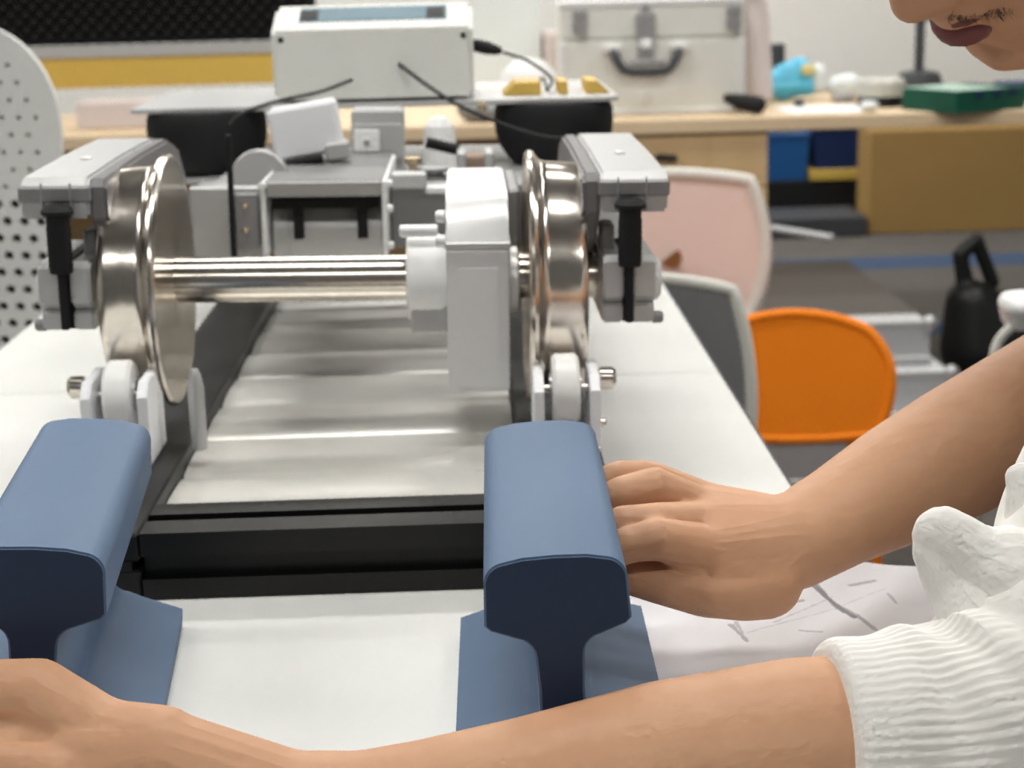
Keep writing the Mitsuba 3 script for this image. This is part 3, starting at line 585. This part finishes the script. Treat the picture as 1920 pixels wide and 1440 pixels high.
# ------------------------------------------------------------------ chairs
def panel(w, h, thick, k, bend, lean, n=22, topk=None):
    """rounded curved board centred on x, standing from z=0 to h, front face towards -y"""
    g = np.linspace(-1, 1, n); S, Tt = np.meshgrid(g, g)
    def m(S, Tt):
        kk = k if topk is None else np.where(Tt > 0, topk, k)
        return S*np.sqrt(1-kk*Tt*Tt/2), Tt*np.sqrt(1-kk*S*S/2)
    X, Z = m(S, Tt); X = X*w/2; Z = (Z+1)*h/2
    Yc = bend*(2*X/w)**2*-1 + lean*Z/h
    v0 = np.c_[X.ravel(), (Yc-thick/2).ravel(), Z.ravel()]; v1 = np.c_[X.ravel(), (Yc+thick/2).ravel(), Z.ravel()]
    Fq = []; N = n*n
    for j in range(n-1):
        for i in range(n-1):
            a = j*n+i; q = (a, a+1, a+n+1, a+n); Fq += [q, tuple(N+x for x in q[::-1])]
    edge = [i for i in range(n)] + [j*n+n-1 for j in range(1, n)] + [(n-1)*n+i for i in range(n-2, -1, -1)] + [j*n for j in range(n-2, 0, -1)]
    for a, b in zip(edge, edge[1:]+edge[:1]): Fq.append((b, a, N+a, N+b))
    Fq = np.array(Fq); t = trimesh.Trimesh(np.vstack([v0, v1]), np.vstack([Fq[:, [0, 1, 2]], Fq[:, [0, 2, 3]]]), process=False)
    if t.volume < 0: t.invert()
    return t, (v0[edge]+v1[edge])/2
def chair(key, loc, rotz, w, h, zb, shell, pad, rim, lab, padfrac=.86, bend=.03, lean=.05, topk=.55, seatcol=None, rimr=.011, padth=.022):
    M = trimesh.transformations.translation_matrix((loc[0], loc[1], 0)) @ rotm(rotz, [0, 0, 1])
    def up(dz): return M @ trimesh.transformations.translation_matrix((0, 0, dz))
    b, e = panel(w, h, .010, .5, bend, lean, topk=topk)
    add(key+'__back_shell', xf(b, up(zb)), shell, 40)
    add(key+'__back_rim', xf(sweep(e, rimr, 10, closed=True), up(zb)), rim, 50)
    if pad:
        p, _ = panel(w*padfrac, h*padfrac, padth, .5, bend*.8, lean*.85, topk=topk)
        add(key+'__back_pad', xf(p, up(zb+h*(1-padfrac)/2) @ trimesh.transformations.translation_matrix((0, -.5*padth-.004, 0))), pad, 40)
    s = prism(rrect(-w*.5, w*.5, -.43, -.035, .07), 'z', .415, .435, .006)
    add(key+'__seat', xf(s, M), shell, 40)
    c = prism(rrect(-w*.44, w*.44, -.41, -.06, .06), 'z', .435, .465, .010)
    add(key+'__seat_pad', xf(c, M), seatcol or pad or shell, 40)
    for x in (-1, 1):
        add(key+'__upright', xf(sweep(spline([(x*w*.30, -.06, .42), (x*w*.30, -.035, .44), (x*w*.30, -.012, zb+.08)], 6), .009, 10), M), rim, 50)
        for y, dy in ((-.38, -.03), (-.04, .03)):
            add(key+'__leg', xf(sweep([(x*w*.42, y, .418), (x*w*.47, y+dy, .004)], [.012, .010], 10), M), rim, 50)
    tag(key, lab, 'chair')
chair('plastic_chair', (.395, 3.76), 184, .52, .34, .405, 'chair_pink', None, 'chair_rim', 'pale pink chair back with a cream rim in front of the wooden drawer unit', rimr=.015, bend=-.035, topk=.45, lean=-.03)
chair('plastic_chair_001', (.215, 2.66), 184, .455, .40, .313, 'chair_grey', None, 'chair_rim', 'grey chair back with a cream rim beside the right edge of the white table', rimr=.011, bend=-.035, topk=.45, lean=-.03)
chair('plastic_chair_002', (.600, 3.12), 174, .36, .240, .312, 'chair_orange', None, 'chair_orange', 'bright orange chair in front of the stacked silver cases', topk=.85, bend=-.03, lean=-.02, rimr=.010)
# the brown leather tab on the pink chair
add('brown_tab', prism([(-.022, 0), (.004, .028), (.016, .026), (.018, .008), (.008, -.012), (-.012, -.010)], 'y', 0, .006, .001), 'brown', False, 'small brown pad hanging on the pale pink chair back', 'pad')
scene['brown_tab'] = mikit.ply(xf(prism([(-.028, -.002), (.004, .024), (.016, .026), (.020, .008), (.012, -.014), (-.010, -.012)], 'y', 0, .008, .001), trimesh.transformations.translation_matrix(tuple(ony(1262, 492, 3.746)))), 'brown')
# perforated chair on the left
pz, pw, ph = .52, .46, .62
holes = []
cs = m3.CrossSection([np.array(rrect(-pw/2, pw/2, 0, ph, .16, 12))], m3.FillRule.EvenOdd)
dots = []
for r in range(22):
    for c in range(-7, 8):
        x = c*.0290+(r % 2)*.0145; z = .03+r*.0262
        if abs(x) > pw/2-.03 or z > ph-.05: continue
        if z > ph-.16 and (abs(x) > pw/2-.16 and math.hypot(abs(x)-(pw/2-.16), z-(ph-.16)) > .125): continue
        if z < .16 and (abs(x) > pw/2-.16 and math.hypot(abs(x)-(pw/2-.16), z-.16) > .125): continue
        h_ = 1.05 if z < .36 else .55
        dots.append(np.array([(x+h_*.0082*math.cos(a), z+h_*.0066*math.sin(a)) for a in np.arange(10)*2*math.pi/10]))
cs = cs - m3.CrossSection(dots, m3.FillRule.EvenOdd)
pt = tm(cs.extrude(.012).refine_to_length(.05)); v = pt.vertices
v = np.c_[v[:, 0], v[:, 2] - .035*(v[:, 0]/(pw/2))**2 + .07*v[:, 1]/ph, v[:, 1]]
pt = trimesh.Trimesh(v, pt.faces, process=False)
if pt.volume < 0: pt.invert()
M = trimesh.transformations.translation_matrix((-.848, 2.63, pz)) @ rotm(-6, [0, 0, 1])
add('perforated_chair__back', xf(pt, M), 'chair_shell', 30)
bk, _ = panel(pw*.93, ph*.93, .006, .5, .035, .065)
add('perforated_chair__added_dark_backing', xf(bk, M @ trimesh.transformations.translation_matrix((0, .024, ph*.035))), 'charcoal', 40, 'added dark backing that makes the holes look dark')  # dark sheet added behind the shell so the holes read dark
add('perforated_chair__seat', xf(prism(rrect(-.23, .23, -.46, .02, .08), 'z', .43, .46, .006), trimesh.transformations.translation_matrix((-.848, 2.63, 0)) @ rotm(-6, [0, 0, 1])), 'chair_shell', 40)
add('perforated_chair__spine', xf(sweep(spline([(0, -.1, .44), (0, .05, .46), (0, .055, .62), (0, .085, .80)], 6), .018, 10), trimesh.transformations.translation_matrix((-.848, 2.63, 0)) @ rotm(-6, [0, 0, 1])), 'chair_rim', 40)
add('perforated_chair__post', cyl((-.848, 2.43, .06), (-.848, 2.43, .432), .025), 'steel_part', 30)
for k in range(5):
    a = 2*math.pi*k/5+.3
    add('perforated_chair__leg', sweep([(-.848, 2.43, .085), (-.848+.28*math.cos(a), 2.43+.28*math.sin(a), .014)], [.02, .013], 10), 'chair_rim', 40)
tag('perforated_chair', 'pale grey chair with a perforated plastic back at the left end of the white table', 'chair')
# white armrest of another chair by the person
c0 = ony(1912, 580, 2.6)
add('white_armchair__armrest', smooth_mesh(hull(np.vstack([ball(c0+(-.008, 0, .008), (.022, .05, .020)), ball(c0+(.0, .02, -.018), (.018, .05, .018)), ball(c0+(.30, .05, .01), (.03, .05, .02))])), .008, 6), 'white_plastic', 50)
add('white_armchair__arm_tube', sweep(spline([c0+(-.004, 0, -.02), ony(1872, 640, 2.6), ony(1862, 690, 2.6), ony(1870, 760, 2.62), (c0[0]+.05, 2.66, .44)], 6), .0075, 10), 'chair_rim', 50)
add('white_armchair__seat', prism(rrect(c0[0]-.02, c0[0]+.44, 2.42, 2.90, .08), 'z', .42, .46, .008), 'chair_grey', 40)
for x in (c0[0]+.02, c0[0]+.40):
    for y in (2.46, 2.86): add('white_armchair__leg', cyl((x, y, 0.002), (x, y, .422), .014), 'chair_rim', 30)
add('white_armchair__back', prism(rrect(2.44, 2.88, .50, .92, .1), 'x', c0[0]+.44, c0[0]+.47, .006), 'chair_grey', 40)
for y in (2.54, 2.78): add('white_armchair__upright', cyl((c0[0]+.42, y, .44), (c0[0]+.445, y, .62), .012), 'chair_rim', 30)
tag('white_armchair', 'chair with a rounded white armrest at the right edge, behind the raised forearm', 'chair')

# ------------------------------------------------------------------ wooden bench at the back, with drawer unit
DZ, DY0, DY1 = .765, 4.90, 5.72
add('wooden_bench__top', box(-2.6, 3.0, DY0, DY1, DZ-.042, DZ, .004), 'wood', False)
for x in (-2.55, -.9, .40, 2.9): add('wooden_bench__side_panel', box(x, x+.025, DY0+.03, DY1-.02, 0.002, DZ-.042, .002), 'wood_v', False)
add('wooden_bench__rear_rail', box(-2.52, .40, DY1-.05, DY1-.03, .25, DZ-.042, .002), 'wood_v', False)
tag('wooden_bench', 'long light wooden bench along the back of the room', 'bench')
cxa, cxb = .437, .864
add('drawer_unit__body', box(cxa, cxb, DY0+.035, DY1-.1, .04, DZ-.0425, .003), 'wood_v', False)
for i, (z0, z1) in enumerate(((.565, .715), (.33, .56), (.06, .325))):
    d = f'drawer_unit__drawer' + (f'_{i:03d}' if i else '')
    add(d, box(cxa+.002, cxb-.002, DY0+.014, DY0+.034, z0, z1, .003), 'wood_v', False)
    zc = z1-.055
    add(d+'__handle', cat(cyl((.535, DY0-.006, zc), (.597, DY0-.006, zc-.006), .010, 18), cyl((.545, DY0-.006, zc), (.545, DY0+.015, zc), .005, 12), cyl((.585, DY0-.006, zc-.005), (.585, DY0+.015, zc-.005), .005, 12)), 'black_rubber', 30, 'black handle')
for x in (cxa+.04, cxb-.06):
    for y in (DY0+.07, DY1-.16): add('drawer_unit__caster', cyl((x, y, .0215), (x+.02, y, .0215), .021, 20), 'charcoal', 30)
tag('drawer_unit', 'light wooden drawer unit with black handles under the bench', 'drawer unit')
add('marker_pen', cyl(ony(1278, 312, 4.86), ony(1314, 331, 4.86), .0055, 14), 'bronze', 30, 'dark pen hooked on the front of the wooden drawer unit', 'pen')
add('white_bar', xf(box(-.055, .055, -.012, .012, -.010, .010, .004), trimesh.transformations.translation_matrix(tuple(ony(1275, 341, 4.86)))), 'chair_shell', False, 'pale bar on the front of the drawer unit above the pink chair', 'bar')

# ------------------------------------------------------------------ things on the bench
# aluminium case
ax0, ax1, ay, az1 = .278, .816, 5.06, 1.095
c = 'aluminium_case'
add(c+'__body', box(ax0, ax1, ay, ay+.22, DZ+.004, .985, .006), 'case_panel', False)
add(c+'__lid', box(ax0, ax1, ay, ay+.22, .988, az1, .006), 'case_panel', False)
for z in (DZ+.002, az1-.016): add(c+'__edge_trim', box(ax0-.003, ax1+.003, ay-.004, ay+.224, z, z+.018, .004), 'alu_light', False)
for x in (ax0-.003, ax1-.021):
    add(c+'__post_trim', box(x, x+.024, ay-.004, ay+.03, DZ+.02, .984, .004), 'alu_light', False)
for x in (ax0+.005, ax1-.085):
    add(c+'__corner_plate', box(x+.03, x+.075, ay-.010, ay-.001, 1.045, 1.075, .004), 'steel_part', False)
    add(c+'__corner_plate', prism([(x+.03, 1.04), (x+.075, 1.04), (x+.07, .990), (x+.055, .998), (x+.03, 1.012)], 'y', ay-.009, ay-.001, .002), 'steel_part', False)
mx = .525
add(c+'__latch', cat(box(mx-.030, mx+.030, ay-.016, ay-.001, .985, 1.062, .006), box(mx-.024, mx+.024, ay-.020, ay-.001, .925, .99, .006), cyl((mx, ay-.012, 1.075), (mx, ay-.001, 1.075), .013, 20)), 'steel_part', False)
add(c+'__latch__button', box(mx-.017, mx+.017, ay-.028, ay-.019, .958, .984, .004), 'white_plastic', False, 'white button')
add(c+'__handle', cat(sweep(spline([(mx-.098, ay-.022, .957), (mx-.085, ay-.032, .928), (mx-.06, ay-.036, .899), (mx, ay-.036, .893), (mx+.06, ay-.036, .899), (mx+.085, ay-.032, .928), (mx+.098, ay-.022, .957)], 6), [.009]*3+[.013]*31+[.009]*3, 12)), 'charcoal', 40, 'dark carrying handle')
add(c+'__handle__grip', cat(box(mx-.055, mx+.055, ay-.046, ay-.034, .912, .928, .005)), 'steel_part', False)
for x in (mx-.098, mx+.098): add(c+'__handle_mount', box(x-.026, x+.026, ay-.026, ay-.001, .950, .972, .005), 'alu_light', False)
add(c+'__catch', box(mx-.012, mx+.012, ay-.012, ay-.001, .800, .830, .003), 'alu_light', False)
tag(c, 'silver aluminium carrying case with a dark handle standing on the wooden bench', 'case')
def onbench(key, mesh, m, lab, cat_, smooth=35, group=None): return add(key, mesh, m, smooth, lab, cat_, group)
# white carton and round white things left of the case
onbench('white_carton', cat(box(.02, .235, 5.38, 5.58, DZ+.0005, 1.20, .004)), 'packet_white', 'white carton standing left of the aluminium case', 'carton', False)
onbench('pink_carton', box(.243, .285, 5.34, 5.56, DZ+.0005, 1.00, .003), 'pink_card', 'narrow pinkish carton between the white carton and the aluminium case', 'carton', False)
onbench('white_bowl', lathe((.185, 5.12, DZ+.0006), (0, 0, 1), [(.085, 0), (.092, .03), (.090, .09), (.075, .135), (.045, .163), (.01, .172)], 40), 'white_plastic', 'white dome-shaped cap behind the yellow stops', 'dome')
onbench('dark_pouch', smooth_mesh(hull(np.vstack([ball((.02, 5.0, .80), (.05, .04, .034)), ball((.10, 5.0, .79), (.05, .04, .024))])), .015, 6), 'alu_grey', 'grey pouch on the bench behind the instrument box', 'pouch')
# papers and pink box right of the case
onbench('pink_bag', smooth_mesh(hull(np.vstack([ball((.89, 5.28, .80), (.05, .06, .035)), ball((.885, 5.30, 1.02), (.045, .05, .06)), ball((.87, 5.30, 1.12), (.04, .05, .04))])), .02, 4), 'pink_card', 'pale pink bag right of the aluminium case', 'bag')
onbench('flat_box', box(.80, .925, 5.20, 5.40, 1.160, 1.20, .006), 'charcoal', 'dark flat box lying on the pale pink bag', 'box', False)
# cyan packet with yellow spot
pk = smooth_mesh(hull(np.vstack([ball((.925, 5.44, .812), (.035, .05, .022)), ball((1.06, 5.48, .855), (.045, .05, .045)), ball((.99, 5.46, .800), (.08, .05, .030)), ball((1.08, 5.47, .81), (.04, .05, .035))])), .010, 5)
pk.vertices = pk.vertices + pk.vertex_normals*(.020*(meshkit.fbm(pk.vertices*26)-.5))[:, None]
add('tissue_packet__wrapper', pk, 'packet_cyan', 40)
add('tissue_packet__spot', smooth_mesh(hull(ball((1.075, 5.422, .862), (.024, .016, .020))), .01, 3), 'yellow_pale', 40, 'pale yellow round mark')
add('tissue_packet__clear_end', smooth_mesh(hull(np.vstack([ball((1.115, 5.45, .84), (.025, .04, .04)), ball((1.115, 5.45, .81), (.025, .04, .03))])), .01, 4), 'packet_white', 40, 'pale end')
tag('tissue_packet', 'bright cyan packet with a yellow round mark, right of the aluminium case', 'packet')
q0, q1 = np.array([.775, 5.00, DZ+.030]), np.array([.848, 4.985, DZ+.024])
onbench('black_grip', smooth_mesh(chain([((.760, 5.02, .812), .013), ((.795, 5.0, .800), .024), ((.842, 4.985, .7925), .0265)]), .01, 4), 'black_rubber', 'black rounded grip lying at the right foot of the aluminium case', 'grip', 40)
# small white bits
for i, (x, y, d, r, lab) in enumerate(((1630, 208, 4.96, .020, 'small crumpled white paper in front of the round dark tin'), (1588, 142, 5.45, .045, 'white crumpled paper against the wall side of the bench'), (1567, 98, 5.6, .02, 'small white knob shape above the crumpled paper'))):
    p = ony(x, y, d)
    if i == 2: continue
    m_ = trimesh.creation.icosphere(3); m_.vertices = m_.vertices*(r*1.5, r, r*.8); m_.vertices += m_.vertex_normals*(r*.5*(meshkit.fbm(m_.vertices*60)-.5))[:, None]
    m_.apply_translation((p[0], p[1], DZ+.0008-m_.vertices[:, 2].min())); onbench('crumpled_paper', m_, 'packet_white', lab, 'paper')
p = ony(1500, 172, 5.0)
onbench('white_sheet', box(.93, 1.18, 4.96, 5.22, DZ+.0004, DZ+.0024, .0005), 'packet_white', 'loose white sheets on the bench in front of the cyan packet', 'sheet', False)
onbench('small_grey_block', box(1.135, 1.20, 5.30, 5.36, DZ+.0005, DZ+.028, .006), 'steel_part', 'small grey metal block left of the round dark tin', 'block', False)
onbench('green_clip', box(.995, 1.022, 5.20, 5.235, DZ+.0035, DZ+.022, .004), 'charcoal', 'tiny dark clip on the white sheets', 'clip', False)
onbench('small_bottle', cyl((1.01, 5.64, DZ+.0005), (1.01, 5.64, DZ+.17), .032, 24, .004), 'charcoal', 'dark-topped bottle behind the cyan packet', 'bottle', 30)
# round tin with clear lid
tc = (1.245, 5.16)
add('round_tin__base', lathe((tc[0], tc[1], DZ+.0005), (0, 0, 1), [(.068, 0), (.070, .002), (.070, .028), (.068, .030)], 40), 'black_metal', 30, 'black base')
add('round_tin__lid', lathe((tc[0], tc[1], DZ+.031), (0, 0, 1), [(.071, 0), (.071, .040), (.064, .050)], 40), 'clear_grey', 30, 'pale grey lid')
tag('round_tin', 'round dark tin with a pale lid left of the green tray', 'tin')
# green tray box with pale boards
gc = (1.445, 4.985)
M = trimesh.transformations.translation_matrix((gc[0], gc[1], 0)) @ rotm(28, [0, 0, 1])
gb = m3.CrossSection([np.array(rrect(-.135, .135, -.115, .115, .008))]).extrude(.062) - m3.CrossSection([np.array(rrect(-.127, .127, -.107, .107, .006))]).extrude(.08).translate([0, 0, .006])
add('green_tray__box', xf(tm(gb), M @ trimesh.transformations.translation_matrix((0, 0, DZ+.0006))), 'green', False)
add('green_tray__board', xf(cat(box(-.12, .12, -.100, .100, .050, .057, .001), box(-.13, .05, -.11, .11, .058, .064, .001)), M @ trimesh.transformations.translation_matrix((0, 0, DZ+.0006))), 'green_lid', False, 'pale board lying in the tray')
for x in (-.07, .0, .06): add('green_tray__terminal', xf(box(x, x+.035, -.118, -.115, .040, .056, .001), M @ trimesh.transformations.translation_matrix((0, 0, DZ+.0006))), 'bin_dark', False)
tag('green_tray', 'dark green tray with a pale board near the front of the wooden bench', 'tray')
sx = 1.465
add('weighted_stand__base', lathe((sx, 5.56, DZ+.0006), (0, 0, 1), [(.070, 0), (.075, .008), (.073, .045), (.060, .070), (.020, .080)], 40), 'charcoal', 30)
add('weighted_stand__post', cyl((sx-.002, 5.56, DZ+.06), (sx-.002, 5.56, 1.02), .0155, 24), 'charcoal', 30)
add('weighted_stand__clamp', box(sx-.022, sx+.04, 5.535, 5.585, 1.0, 1.03, .004), 'charcoal', False)
tag('weighted_stand', 'dark grey round-based stand with a post behind the green tray', 'stand')
p = ony(1900, 178, 5.1)
onbench('blue_gadget', box(1.625, 1.75, 5.16, 5.30, DZ+.0006, DZ+.055, .006), 'bin_dark', 'dark blue box right of the green tray', 'box', False)
# black pyramid foam panel with aluminium rail and yellow strip, left of the instrument
fx0, fx1 = -1.45, -.45
fz0 = 1.005
w = .044; nxp, nzp = int((fx1-fx0)/w), 36
V, Fc = [], []
for j in range(-1, nzp):
    for i in range(nxp):                                      # diamonds, every other row shifted
        x, z = fx0+(i+.5+.5*(j % 2))*w, fz0+(j+1)*w/2; k = len(V)
        if x+w/2 > fx1+1e-6: continue
        V += [(x-w/2, 5.30, z), (x, 5.30, max(z-w/2, fz0)), (x+w/2, 5.30, z), (x, 5.30, z+w/2), (x, 5.264, z)]
        Fc += [(k, k+1, k+4), (k+1, k+2, k+4), (k+2, k+3, k+4), (k+3, k, k+4)]
add('foam_panel__foam', cat(trimesh.Trimesh(V, Fc, process=False), box(fx0, fx1, 5.30, 5.34, fz0, fz0+nzp*w/2+.02, .001)), 'foam', False)
add('foam_panel__lower_rail', box(fx0, fx1, 5.27, 5.345, .965, 1.004, .003), 'alu', False, 'grey lower rail')
add('foam_panel__yellow_strip', box(fx0, fx1, 5.275, 5.34, .875, .964, .003), 'yellow', False, 'yellow strip')
for x in (fx0+.05, fx1-.09): add('foam_panel__foot', box(x, x+.04, 5.28, 5.34, DZ+.0006, .876, .003), 'charcoal', False)
tag('foam_panel', 'black pyramid-foam panel on a grey rail with a yellow strip, standing on the bench', 'foam panel')
onbench('pink_folder', box(-1.15, -.72, 5.10, 5.24, DZ+.0006, .845, .006), 'pink_card', 'low pale pinkish box in front of the black foam panel', 'box', False)
onbench('white_tray', box(-.66, -.45, 5.06, 5.22, DZ+.0006, .83, .006), 'chair_shell', 'low pale grey box right of the pinkish box', 'box', False)

# ------------------------------------------------------------------ under and beyond the bench, and on the floor
add('cardboard_box__body', box(1.768, 2.62, 7.50, 7.74, .001, .455, .004), 'cardboard', False)
for i, (x0, x1) in enumerate(((1.768, 2.62),)):
    add('cardboard_box__flap', box(x0+.002, x1-.002, 7.505, 7.615, .456, .460, .001), 'cardboard', False)
    add('cardboard_box__flap', box(x0+.002, x1-.002, 7.625, 7.735, .456, .460, .001), 'cardboard', False)
tag('cardboard_box', 'large brown cardboard box on the carpet under the back of the bench', 'cardboard box')
add('low_plinth', box(1.25, 1.90, 8.08, 8.5, .001, .175, .004), 'black_rubber', False, 'low black plinth under the blue bins', 'plinth')
add('yellow_tray', box(1.62, 1.89, 8.06, 8.5, .177, .225, .004), 'yellow', False, 'yellow tray edge under the dark blue bin', 'tray')
def bin_(key, x0, x1, z0, z1, m, lab):
    o = [(x0+.015, z0), (x1-.015, z0), (x1, z1), (x0, z1)]
    a = prism(o, 'y', 8.10, 8.45); b = box(x0-.004, x1+.004, 8.092, 8.458, z1-.022, z1, .003)
    add(key+'__body', a, m, False); add(key+'__rim', b, m, False); tag(key, lab, 'storage bin')
bin_('storage_bin', 1.20, 1.62, .178, .40, 'bin_blue', 'blue plastic bin on the black plinth')
bin_('storage_bin_001', 1.635, 1.885, .227, .43, 'bin_dark', 'dark blue bin on the yellow tray, next to the cardboard box')
oq = smooth_mesh(hull(np.vstack([ball((1.32, 8.2, .425), (.12, .09, .022)), ball((1.47, 8.2, .445), (.13, .09, .022))])), .02, 4)
add('orange_lid', oq, 'orange_bin', 40, 'orange lid lying on the blue bin', 'lid')
add('black_crate', box(1.20, 1.75, 7.45, 7.80, .001, .09, .004), 'charcoal', False, 'flat charcoal crate on the carpet in front of the blue bins', 'crate')
# stacked flight cases on the floor
def flight_case(key, x0, x1, y0, y1, z0, z1, top, lab):
    add(key+'__body', box(x0, x1, y0, y1, z0, z1-.012, .004), 'silver', False)
    add(key+'__top', box(x0+.012, x1-.012, y0+.085 if top != 'silver' else y0+.012, y1-.012, z1-.013, z1, .002), top, False, 'dark brown-grey top' if top != 'silver' else None)
    if top != 'silver': add(key+'__front_ledge', box(x0+.012, x1-.012, y0+.014, y0+.083, z1-.013, z1-.001, .002), 'alu', False)
    for z in (z0, z1-.018): add(key+'__edge_rail', box(x0-.004, x1+.004, y0-.005, y0+.012, z, z+.018, .004), 'alu', False)
    add(key+'__corner', trimesh.Trimesh(ICO[3]*.020+np.array([x1-.003, y0+.003, z1-.010]), trimesh.creation.icosphere(3).faces), 'steel_part', True)
    add(key+'__clasp', box(x1-.006, x1+.010, y0+.05, y0+.10, z0+.05, z0+.09, .004), 'steel_part', False)
    tag(key, lab, 'flight case')
flight_case('flight_case', .68, 1.098, 3.99, 5.16-.3, .245, .352, 'case_top', 'silver case with a dark top, uppermost of its stack on the floor')
flight_case('flight_case_001', .68, 1.135, 3.92, 4.88, .125, .2445, 'silver', 'silver case in the middle of the stack on the floor')
flight_case('flight_case_002', .68, 1.16, 3.80, 4.90, .002, .1245, 'silver', 'bottom silver case of the stack on the floor')
add('silver_rod', cyl(ony(1425, 424, 4.95), ony(1562, 446, 4.80)+(0, 0, 0), .011, 20), 'silver', 30, 'silver rod end sticking out beside the drawer unit', 'rod')
bag = smooth_mesh(hull(np.vstack([ball((1.42, 4.72, .11), (.09, .12, .105)), ball((1.41, 4.72, .25), (.07, .09, .06)), ball((1.52, 4.72, .13), (.10, .12, .12))])) + chain([((1.40, 4.72, .26), .026), ((1.375, 4.72, .38), .022), ((1.42, 4.72, .42), .02), ((1.47, 4.72, .30), .02)]), .015, 6)
add('black_bag', bag, 'black_metal', 40, 'black bag slumped on the carpet right of the silver cases', 'bag')
